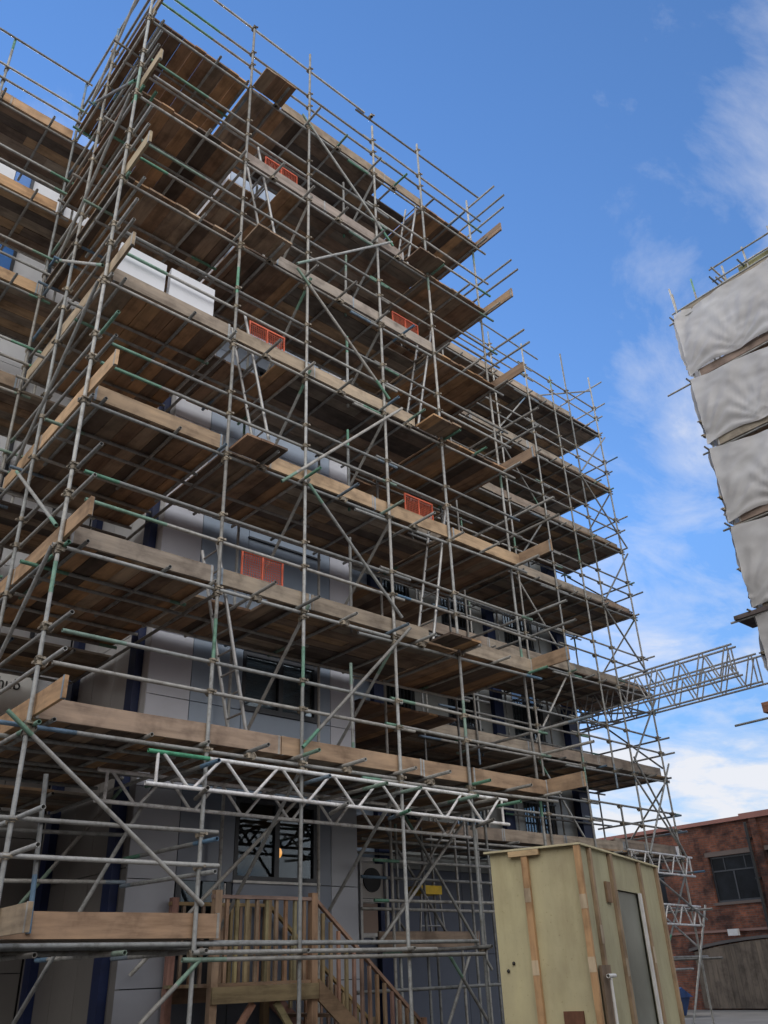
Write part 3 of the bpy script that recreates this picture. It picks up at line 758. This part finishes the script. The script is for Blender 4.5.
for z in (.7,.95): MB().tube((8.11,2.95,z),(8.63,2.95,z),r=.014,cols=[(0,1,(1,1,1))]).build('rung',ALU,ys)

# ================================================================== PLYWOOD CABIN
cb=thing('plywood_cabin','pale yellow-green plywood site cabin with timber battens and open doorway','cabin',(5.16,-2.69,G))
u=Vector((.948,.317,0)).normalized(); v=Vector((-.317,.948,0)).normalized(); o0=Vector((5.16,-2.69,0))
CM=Matrix(((u.x,v.x,0,o0.x),(u.y,v.y,0,o0.y),(0,0,1,0),(0,0,0,1)))
Lc,Wc,Tp=3.30,1.05,1.16
def cbx(name,a,b,mat,col=(1,1,1),par=cb): return MB().box(a,b,col,CM).build(name,mat,par)
cbx('wall',(0.02,.0,G),(.04,Wc,Tp),PLY); cbx('wall',(.04,Wc-.02,G),(Lc,Wc,Tp),PLY); cbx('wall',(Lc-.02,.022,G),(Lc,Wc-.022,Tp),PLY)
D0,D1,DT=1.30,2.22,.78
for a,b,c,d in ((.04,D0,G,Tp),(D1,Lc,G,Tp),(D0+.002,D1-.002,DT,Tp)): cbx('wall',(a,0.0,c),(b,.02,d),PLY,(.82,.86,.92))  # right-hand face: shade put into a greyer tone of the same plywood
cbx('floor',(.04,.02,G+.02),(Lc-.02,Wc-.02,G+.1),WX,(.2,.15,.1))
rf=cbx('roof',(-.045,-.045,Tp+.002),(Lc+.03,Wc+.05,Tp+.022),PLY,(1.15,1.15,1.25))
BT=(.47,.29,.15)
for y,w in ((.62,.036),): cbx('batten',(-.035,y-w,G),(.018,y+w,Tp-.06),WZ,BT)
cbx('batten',(-.045,.44,Tp-.06),(.018,.80,Tp-.002),WY,(.52,.38,.22))
cbx('batten',(-.035,-.03,G),(.018,.035,Tp),WZ,BT); 
for x,w in ((.33,.035),(1.10,.05),(2.35,.04),(3.24,.045)):
    cbx('batten',(x-w,-.04,G),(x+w,-.002,Tp-.004),WZ,(.33,.24,.155))
cbx('door',(D1+.04,.028,G+.1),(D1-.0+(D1-D0)*0-.01+.0,.06,DT-.01),WHITEP) if False else cbx('door',(D0+.01,.03,G+.1),(D1-.01,.06,DT-.008),DOORM)
for y,z in ((.62,.02),(.62,.72),(.62,-.7),(0.0,.03),(0.0,.62)): cbx('splice',(-.038,y-.038,z-.09),(-.0352,y+.038,z+.05),WZ,(.52,.42,.29))
for x,z in ((1.10,-.02),(.33,.3),(2.35,.1)): cbx('splice',(x-.05,-.043,z-.1),(x+.05,-.0402,z+.08),WZ,(.45,.38,.28))
for x,y in ((.9,-.012),(.3,-.012),(.66,-.04),(.12,-.04)): pass
dl=cbx('door_frame',(D1-.05,-.03,G),(D1+.03,-.003,DT),WHITEP,(.9,.9,1))
cbx('hatch',(-.012,.17,-.62),(.018,.38,-.40),WZ,(.16,.07,.04)); cbx('hatch',(.78,-.03,.62),(.95,-.003,.84),WZ,(.30,.2,.12))
bk=cbx('tap_plate',(.10,-.05,-.62),(.42,-.022,-.0),WZ,(.22,.16,.11))
MB().tube(CM@Vector((.20,-.10,-.12)),CM@Vector((.20,-.10,-.95)),r=.016,cols=[(0,1,(1,1,1))]).build('pipe',WHITEP,bk)
MB().tube(CM@Vector((.12,-.10,-.10)),CM@Vector((.36,-.10,-.10)),r=.02,cols=[(0,1,(1,1,1))]).build('pipe',WHITEP,bk)
# small hoop handles below batten height
for y,z in ((.88,.05),(.95,-.02)): sphere(CM@Vector((.012,y,z)),.018,BLACK,'bolt_head',cb,1)

# ================================================================== SHEETED SCAFFOLD (right)
wr_=thing('sheeted_scaffold','scaffold wrapped in creased pale grey sheeting at the right edge','scaffold',(14,-4,G))
K=Kit(wr_)
def sheet(z0,z1,y0,y1,x,sag,seed,topdrop=0,face='x'):
    nx,nz=90,36; V=[];F=[]
    for j in range(nz+1):
        t=j/nz
        for i in range(nx+1):
            s=i/nx; y=y0+(y1-y0)*s
            # scalloped edges between tie points 1.3 m apart
            ph=(y-y0)/1.35; sc_=abs(math.sin(math.pi*ph))
            zt=z1-sag*.35*sc_-topdrop*min(1,abs(y-y0)/3.0); zb=z0+sag*sc_*(.6+.4*math.sin(seed+ph*2))
            z=zb+(zt-zb)*t
            p=Vector((y*1.2,z*1.2,seed*3.7))
            w=noise.noise(p*1.1)*.06+.6*(.5-abs(noise.noise(Vector((y*3+z*2.6,z*1.3-y*.8,seed)))))*.06+.6*(.5-abs(noise.noise(Vector((y*1.3-z*3.1,z*2.1+y*2.0,seed+4)))))*.07
            w+=abs(noise.noise(Vector((y*2.2+z*1.5,z*.6,seed+9))))*-.06
            w+=.025*math.sin(math.pi*t)*math.sin(math.pi*((ph)%1))
            # radial creases from the ties
            fr=ph-math.floor(ph); 
            w+=.03*math.sin(18*math.atan2(t,min(fr,1-fr)+.05))*(1-t)
            if face=='x': V.append((x-.06-w, y+noise.noise(p)*.03, z))
            else: V.append((y, x+.06+w, z))
    for j in range(nz):
        for i in range(nx):
            a=j*(nx+1)+i; F.append((a,a+1,a+nx+2,a+nx+1))
    m=MB(); m.add(V,F,(1,1,1),True); K.add('sheet',m,SHEET)
ZB=[(12.66,14.62),(10.60,12.60),(8.52,10.56),(6.48,8.48),(4.4,6.44),(2.4,4.3),(.3,2.2)]
for i,(a,b) in enumerate(ZB):
    sheet(a,b-(0 if i==0 else .06),-1.55,-8.2,14.0,.12,i+1.3,(0,.30,.38,.2,.25,.2,.2)[i])
    if i<5 or True: sheet(a+.05,b,14.0,20.0,-1.55,.2,i+20,face='y')
for i,z in enumerate((14.6,12.62,10.62,8.58,6.52,4.4,2.3)):
    deck(K,14.06,19.9,-2.6,-1.62,z-.12,'x'); deck(K,14.06,15.2,-8.2,-2.62,z-.12,'y')
    board(K,(14.0,-1.75,z-.10),(14.0,-8.2,z-.10),col=(.26,.19,.15) if i%2 else (.3,.26,.2))
    T(K,'ledger',(14.0,-.85 if i in (1,) else -1.35,z-.16),(14.0,-8.4,z-.16),.1)
    T(K,'transom',(13.8,-1.5,z-.1),(20,-1.5,z-.1),.1)
T(K,'ledger',(13.98,-.55,4.22),(13.98,-8.0,4.22),0); T(K,'ledger',(13.98,-1.0,6.32),(13.98,-8,6.32),0)
K.add('board_stack',MB().box((13.9,-3.2,6.33),(14.7,-1.12,6.42),(.12,.1,.1)),WY)
K.add('board_stack',MB().box((13.92,-3.2,4.32),(14.6,-1.22,4.52),(.3,.15,.1)),WY)
for y,t in ((-1.6,15.35),(-3.0,15.3),(-4.3,15.6),(-5.8,15.5)): T(K,'standard',(14.05,y,G),(14.05,y,t),.1)
for x in (15.6,17.5,19.8): T(K,'standard',(x,-1.62,G),(x,-1.62,15.5),.1)
for z in (14.95,15.35): T(K,'guard_rail',(14.0,-2.7,z+.0),(14.0,-8.2,z),.3)
T(K,'guard_rail',(14.0,-1.5,14.72),(14.0,-4.5,14.75),.1); T(K,'guard_rail',(13.9,-2.8,15.3),(17,-2.8,15.3),0); T(K,'guard_rail',(13.9,-2.85,14.95),(17,-2.85,14.95),0)
for y in (-2.2,-3.6,-5.0): T(K,'guard_post',(14.03,y,14.3),(14.03,y,15.45),.6)
for y in (-2.75,-3.5,-4.4): T(K,'transom',(13.75,y,14.93),(14.9,y,14.93),.8); 
T(K,'guard_rail',(14.7,-2.6,14.95),(14.7,-8,14.95),.5); T(K,'guard_rail',(14.7,-2.6,15.35),(14.7,-8,15.35),.5)
T(K,'standard',(14.0,-1.62,14.5),(13.95,-1.6,15.5),0)
for y,z in ((-1.5,11.3),(-1.5,10.9),(-1.5,9.2),(-1.5,8.9),(-1.5,7.4),(-1.5,5.5)): coupler(K,(13.95,y,z),'y')
K.add('deck',MB().box((14.08,-7.8,14.75),(14.6,-3.35,14.98),(.33,.32,.16)),WY)
K.add('inner_wall',MB().box((15.4,-9,G),(20,-2.9,14.3)),BACK)
K.done()

# ================================================================== BRICK BUILDING
bk=thing('brick_building','old two-storey red brick works building with dark windows behind the yard','building',(31,9,G))
K=Kit(bk)
BXW=30.0
YS=[(5.25,7.10),(7.72,9.52),(11.6,13.4),(14.6,16.4)]; Zw=(1.93,3.55)
m=MB(); ys=[-4,5.25,7.10,7.72,9.52,11.6,13.4,14.6,16.4,24]; zs=[G,Zw[0],Zw[1],4.72]
for i,(a,b) in enumerate(zip(ys,ys[1:])):
    for c,d in zip(zs,zs[1:]):
        if c==Zw[0] and (a,b) in YS: continue
        m.add([(BXW,a,c),(BXW,b,c),(BXW,b,d),(BXW,a,d)],[(3,2,1,0)][0:1] if False else [(0,3,2,1)])
for a,b in YS:   # reveals
    c,d=Zw; X=BXW; q=BXW+.2
    m.add([(X,a,c),(q,a,c),(q,a,d),(X,a,d)],[(0,1,2,3)]); m.add([(X,b,c),(q,b,c),(q,b,d),(X,b,d)],[(3,2,1,0)])
    m.add([(X,a,c),(X,b,c),(q,b,c),(q,a,c)],[(0,1,2,3)]); m.add([(X,a,d),(X,b,d),(q,b,d),(q,a,d)],[(3,2,1,0)])
m.add([(30,-4,G),(40,-4,G),(40,-4,4.72),(30,-4,4.72)],[(0,1,2,3)]); m.add([(30,24,G),(40,24,G),(40,24,4.72),(30,24,4.72)],[(3,2,1,0)])
K.add('wall',m,BRICK)
K.add('pier',MB().box((29.9,7.18,G),(29.995,7.46,4.72)),BRICK)
K.add('coping',MB().box((29.88,7.8,4.722),(30.3,24,4.86),(.30,.11,.08)),PANEL); K.add('coping',MB().box((29.86,-4,4.722),(30.3,7.798,4.93),(.30,.11,.08)),PANEL)
K.add('roof',MB().box((30.3,-4,4.5),(40,24,4.7)),FELT)
K.add('string_course',MB().box((29.94,-4,.92),(29.995,12.4,1.0),(.2,.1,.08)),PANEL)
K.done()
for a,b in YS:
    X=30.13
    m=MB(); t=.07; c,d=Zw
    m.box((X,a,c),(X+.06,a+t,d)); m.box((X,b-t,c),(X+.06,b,d)); m.box((X,a+t,c),(X+.06,b-t,c+t)); m.box((X,a+t,d-t),(X+.06,b-t,d)); m.box((X,a+t,d-.55),(X+.05,b-t,d-.50)); m.box((X,(a+b)/2-.03,c+t),(X+.052,(a+b)/2+.03,d-.56)); m.box((X,a+.35,d-.49),(X+.05,a+.39,d-t)); m.box((X,b-.6,d-.49),(X+.05,b-.56,d-t))
    w=m.build('window',FRAME,bk); MB().box((X+.02,a+t,c+t),(X+.026,b-t,d-t)).build('pane',DARKG,w)
    MB().box((29.93,a-.08,c-.10),(30.1,b+.08,c-.003),(.09,.06,.05)).build('sill',PANEL,w)
    MB().box((29.985,a-.1,d+.003),(30.1,b+.1,d+.16),(.10,.065,.05)).build('lintel',PANEL,w)
    MB().box((30.9,a-.3,c-.4),(31,b+.3,d+.3)).build('room_lining',BACK,w)
dp=thing('drain_pipe','thin dark drain pipe running down the brick wall right of the first window','pipe',(29.85,7.42,.3))
MB().tube((29.85,7.60,4.6),(29.85,7.60,.75),r=.055,cols=[(0,1,(1,1,1))],n=10).build('pipe',BLACK,dp)
for z in (1.2,2.6,4.0): MB().box((29.84,7.50,z),(29.99,7.70,z+.06)).build('clip',BLACK,dp)
vz=thing('window_ornament','small white object standing on the inner sill of the brick building window','ornament',(30.35,8.35,2.02))
MB().tube((30.35,8.35,2.02),(30.35,8.35,2.28),r=.07,cols=[(0,1,(1,1,1))],hollow=False).build('body',WHITEP,vz); sphere((30.35,8.35,2.34),.07,WHITEP,'top',vz)
gt=thing('timber_gate','big weathered grey timber gate with shallow arched head in the brick wall','gate',(29.8,7.5,G))
n=34
for i in range(n):
    a=3.6+i*(10.75-3.6)/n; b=a+(10.75-3.6)/n; tt=((a+b)/2-7.2)/3.6; h=.62-.33*tt*tt
    if i%1==0:
        k=R.uniform(.75,1.1); MB().box((29.78+R.uniform(0,.01),a+.004,G+.05),(29.85,b-.004,h),(.15*k,.12*k,.092*k)).build('plank',WZ,gt)
m=MB()
V=[];F=[]
for i in range(25):
    y=3.4+i*(10.95-3.4)/24; tt=(y-7.2)/3.75; h=.66-.33*tt*tt
    V+=[(29.76,y,h),(29.98,y,h),(29.98,y,h+.1),(29.76,y,h+.1)]
for i in range(24):
    for k in range(4): F.append((i*4+k,i*4+(k+1)%4,i*4+4+(k+1)%4,i*4+4+k))
m.add(V,F,(.06,.05,.05)); m.build('arch_gap_shade',PANEL,gt)  # dark strip painted for the shaded gap above the gate
fl_=thing('flood_light','small white floodlight on the brick wall just above the timber gate','lamp',(29.7,8.8,.72))
MB().box((29.62,8.72,.78),(29.76,9.12,1.0)).build('lamp_head',LAMPM,fl_); MB().box((29.76,8.88,.84),(29.99,8.96,.92)).build('bracket',LAMPM,fl_)
wl=thing('wall_lamp','twin white lamp high on the brick wall beside the far scaffold corner','lamp',(29.6,10.6,3.7))
for y in (10.45,10.95): MB().tube((29.6,y,3.6),(29.55,y,4.05),r=.09,cols=[(0,1,(1,1,1))],hollow=False,n=12).build('lamp_head',LAMPM,wl)
MB().box((29.7,10.4,3.78),(29.99,11.0,3.86)).build('bracket',BLACK,wl)
ab=thing('air_brick_box','pale box vent low on the brick wall by the first window','vent',(29.9,9.3,.9)) if False else None
sk=thing('waste_bin','low blue bin with a yellow end panel half hidden by the plywood cabin','bin',(26.0,10.0,G))
m=MB(); V=[(25.6,9.6,G),(26.6,9.6,G),(26.6,10.9,G),(25.6,10.9,G),(25.5,9.4,-1.05),(26.7,9.4,-1.05),(26.7,11.1,-1.05),(25.5,11.1,-1.05)]
m.add(V,[(0,3,2,1),(0,1,5,4),(1,2,6,5),(2,3,7,6),(3,0,4,7)]); m.build('bin_body',BLUEP,sk)
mm=MB(); mm.add([(25.45,9.3,-1.06),(25.45,11.2,-1.06),(26.1,11.2,-.75),(26.1,9.3,-.75),(26.75,11.2,-1.06),(26.75,9.3,-1.06)],[(0,3,2,1),(3,5,4,2),(0,5,3),(1,2,4)]); mm.build('lid',BLUEP,sk)
MB().box((25.4,9.0,G),(25.48,9.55,-1.15)).build('end_panel',YELLOW,sk)
rb=thing('yard_shade_block','unseen brick block added behind the viewpoint to shade the yard','building',(-4,-28,G))  # out-of-view block added to shade the yard and lower walls
m=MB().box((-40,-32,G),(13,-20,8.5)).box((-40,-19.99,G),(-18,8,8.5)); m.build('wall',BRICK,rb); MB().box((-40.2,-32.2,8.502),(13.2,-19.8,8.7)).box((-40.2,-19.79,8.502),(-17.8,8.2,8.7)).build('roof',FELT,rb)

# ================================================================== GROUND
me=bpy.data.meshes.new('ground'); me.from_pydata([(-400,-400,G),(400,-400,G),(400,400,G),(-400,400,G)],[],[(0,1,2,3)]); me.materials.append(CONC)
gd=bpy.data.objects.new('ground',me); COL.objects.link(gd); gd['kind']='structure'

# ================================================================== WORLD, SUN
w=bpy.data.worlds.new('World'); sc.world=w; w.use_nodes=True; nt=w.node_tree
bg=nt.nodes['Background']
CLOUD=(.74,9.0,0)
SUN_EL=math.radians(33); SUN_AZ=math.radians(82)      # azimuth measured from +X towards +Y
sky=N(nt,'ShaderNodeTexSky'); sky.sky_type='NISHITA'; sky.sun_disc=False
sky.sun_elevation=SUN_EL; sky.sun_rotation=math.pi/2-SUN_AZ; sky.altitude=0; sky.air_density=.85; sky.dust_density=.0; sky.ozone_density=2.5
tc=N(nt,'ShaderNodeTexCoord')
# clouds on a plane overhead: direction divided by its height
sp=N(nt,'ShaderNodeSeparateXYZ'); nt.links.new(tc.outputs['Generated'],sp.inputs[0])
mx=N(nt,'ShaderNodeMath',operation='MAXIMUM'); mx.inputs[1].default_value=.03; nt.links.new(sp.outputs[2],mx.inputs[0])
ad=N(nt,'ShaderNodeMath',operation='ADD'); ad.inputs[1].default_value=.12; nt.links.new(mx.outputs[0],ad.inputs[0])
vd=N(nt,'ShaderNodeVectorMath',operation='SCALE'); iv=N(nt,'ShaderNodeMath',operation='DIVIDE'); iv.inputs[0].default_value=1; nt.links.new(ad.outputs[0],iv.inputs[1])
nt.links.new(tc.outputs['Generated'],vd.inputs[0]); nt.links.new(iv.outputs[0],vd.inputs['Scale'])
mp=N(nt,'ShaderNodeMapping'); mp.inputs['Location'].default_value=CLOUD; mp.inputs['Rotation'].default_value=(0,0,.5); mp.inputs['Scale'].default_value=(1,1.5,.3); nt.links.new(vd.outputs[0],mp.inputs[0])
def nn(vec,scale,detail,rough,dist):
    n=N(nt,'ShaderNodeTexNoise'); n.inputs['Scale'].default_value=scale; n.inputs['Detail'].default_value=detail
    n.inputs['Roughness'].default_value=rough; n.inputs['Distortion'].default_value=dist; nt.links.new(vec,n.inputs['Vector']); return n.outputs['Fac']
def mth(op,a,b):
    m=N(nt,'ShaderNodeMath',operation=op)
    for i,x in enumerate((a,b)):
        if isinstance(x,(int,float)): m.inputs[i].default_value=x
        else: nt.links.new(x,m.inputs[i])
    return m.outputs[0]
def mrange(v,a,b,c,d):
    m=N(nt,'ShaderNodeMapRange'); nt.links.new(v,m.inputs['Value'])
    for k_,x in zip(('From Min','From Max','To Min','To Max'),(a,b,c,d)): m.inputs[k_].default_value=x
    return m.outputs[0]
big=nn(mp.outputs[0],.9,3,.5,.0); fine=nn(mp.outputs[0],3.2,10,.62,.35)
dens=mth('ADD',mth('MULTIPLY',big,.62),mth('MULTIPLY',fine,.38))
dt=N(nt,'ShaderNodeVectorMath',operation='DOT_PRODUCT'); nt.links.new(tc.outputs['Generated'],dt.inputs[0]); dt.inputs[1].default_value=(-.62,-.68,.1)
behind=mrange(dt.outputs['Value'],.0,.6,0,1)  # denser, brighter cloud added behind the viewpoint as fill light
dens=mth('ADD',dens,mrange(sp.outputs[2],.12,.80,.095,-.01))
dens=mth('ADD',dens,mth('MULTIPLY',behind,.20))
fac=ramp(nt,dens,[(.475,(0,0,0)),(.555,(.34,.34,.34)),(.64,(.95,.95,.95))])
hs=N(nt,'ShaderNodeHueSaturation'); hs.inputs['Saturation'].default_value=1.15; hs.inputs['Value'].default_value=.93; hs.inputs['Hue'].default_value=.503
hz=mrange(sp.outputs[2],.0,.42,.42,1.0); hv=N(nt,'ShaderNodeCombineXYZ')
for k_ in range(3): nt.links.new(hz,hv.inputs[k_])
nt.links.new(mul(nt,sky.outputs[0],hv.outputs[0]),hs.inputs['Color'])
ccol=mul(nt,(3.6,3.65,3.85),(9.5,9.2,8.9),1,'MIX'); ccol.node.inputs[0].default_value=0; nt.links.new(behind,ccol.node.inputs[0])
mixn=N(nt,'ShaderNodeMixRGB'); nt.links.new(fac,mixn.inputs[0]); nt.links.new(hs.outputs[0],mixn.inputs[1]); nt.links.new(ccol,mixn.inputs[2])
nt.links.new(mixn.outputs[0],bg.inputs[0]); bg.inputs[1].default_value=.12
sl=bpy.data.lights.new('sun','SUN'); sl.energy=1.0; sl.angle=math.radians(9); sl.color=(1,.94,.86)
so=bpy.data.objects.new('sun',sl); COL.objects.link(so)
dirs=Vector((math.cos(SUN_EL)*math.cos(SUN_AZ),math.cos(SUN_EL)*math.sin(SUN_AZ),math.sin(SUN_EL)))
so.rotation_euler=dirs.to_track_quat('Z','Y').to_euler(); so.location=dirs*60

# ================================================================== CAMERA (from the photograph's vanishing points)
f=832.6
vz_=Vector((322-384,-(-988-512),-f)).normalized(); vx_=Vector((1452-384,-(930-512),-f)); vx_=(vx_-vz_*vx_.dot(vz_)).normalized(); vy_=vz_.cross(vx_)
RM=Matrix((vx_,vy_,vz_)).to_4x4()
cam=bpy.data.cameras.new('camera'); co=bpy.data.objects.new('camera',cam); COL.objects.link(co)
cam.sensor_fit='VERTICAL'; cam.sensor_height=24; cam.lens=f/1024*24; cam.clip_end=2000
co.matrix_world=Matrix.Translation(CAM)@RM
sc.camera=co
sc.view_settings.view_transform='Standard'; sc.view_settings.look='None'; sc.view_settings.gamma=1; sc.view_settings.use_curve_mapping=False
sc.view_settings.exposure=1.0
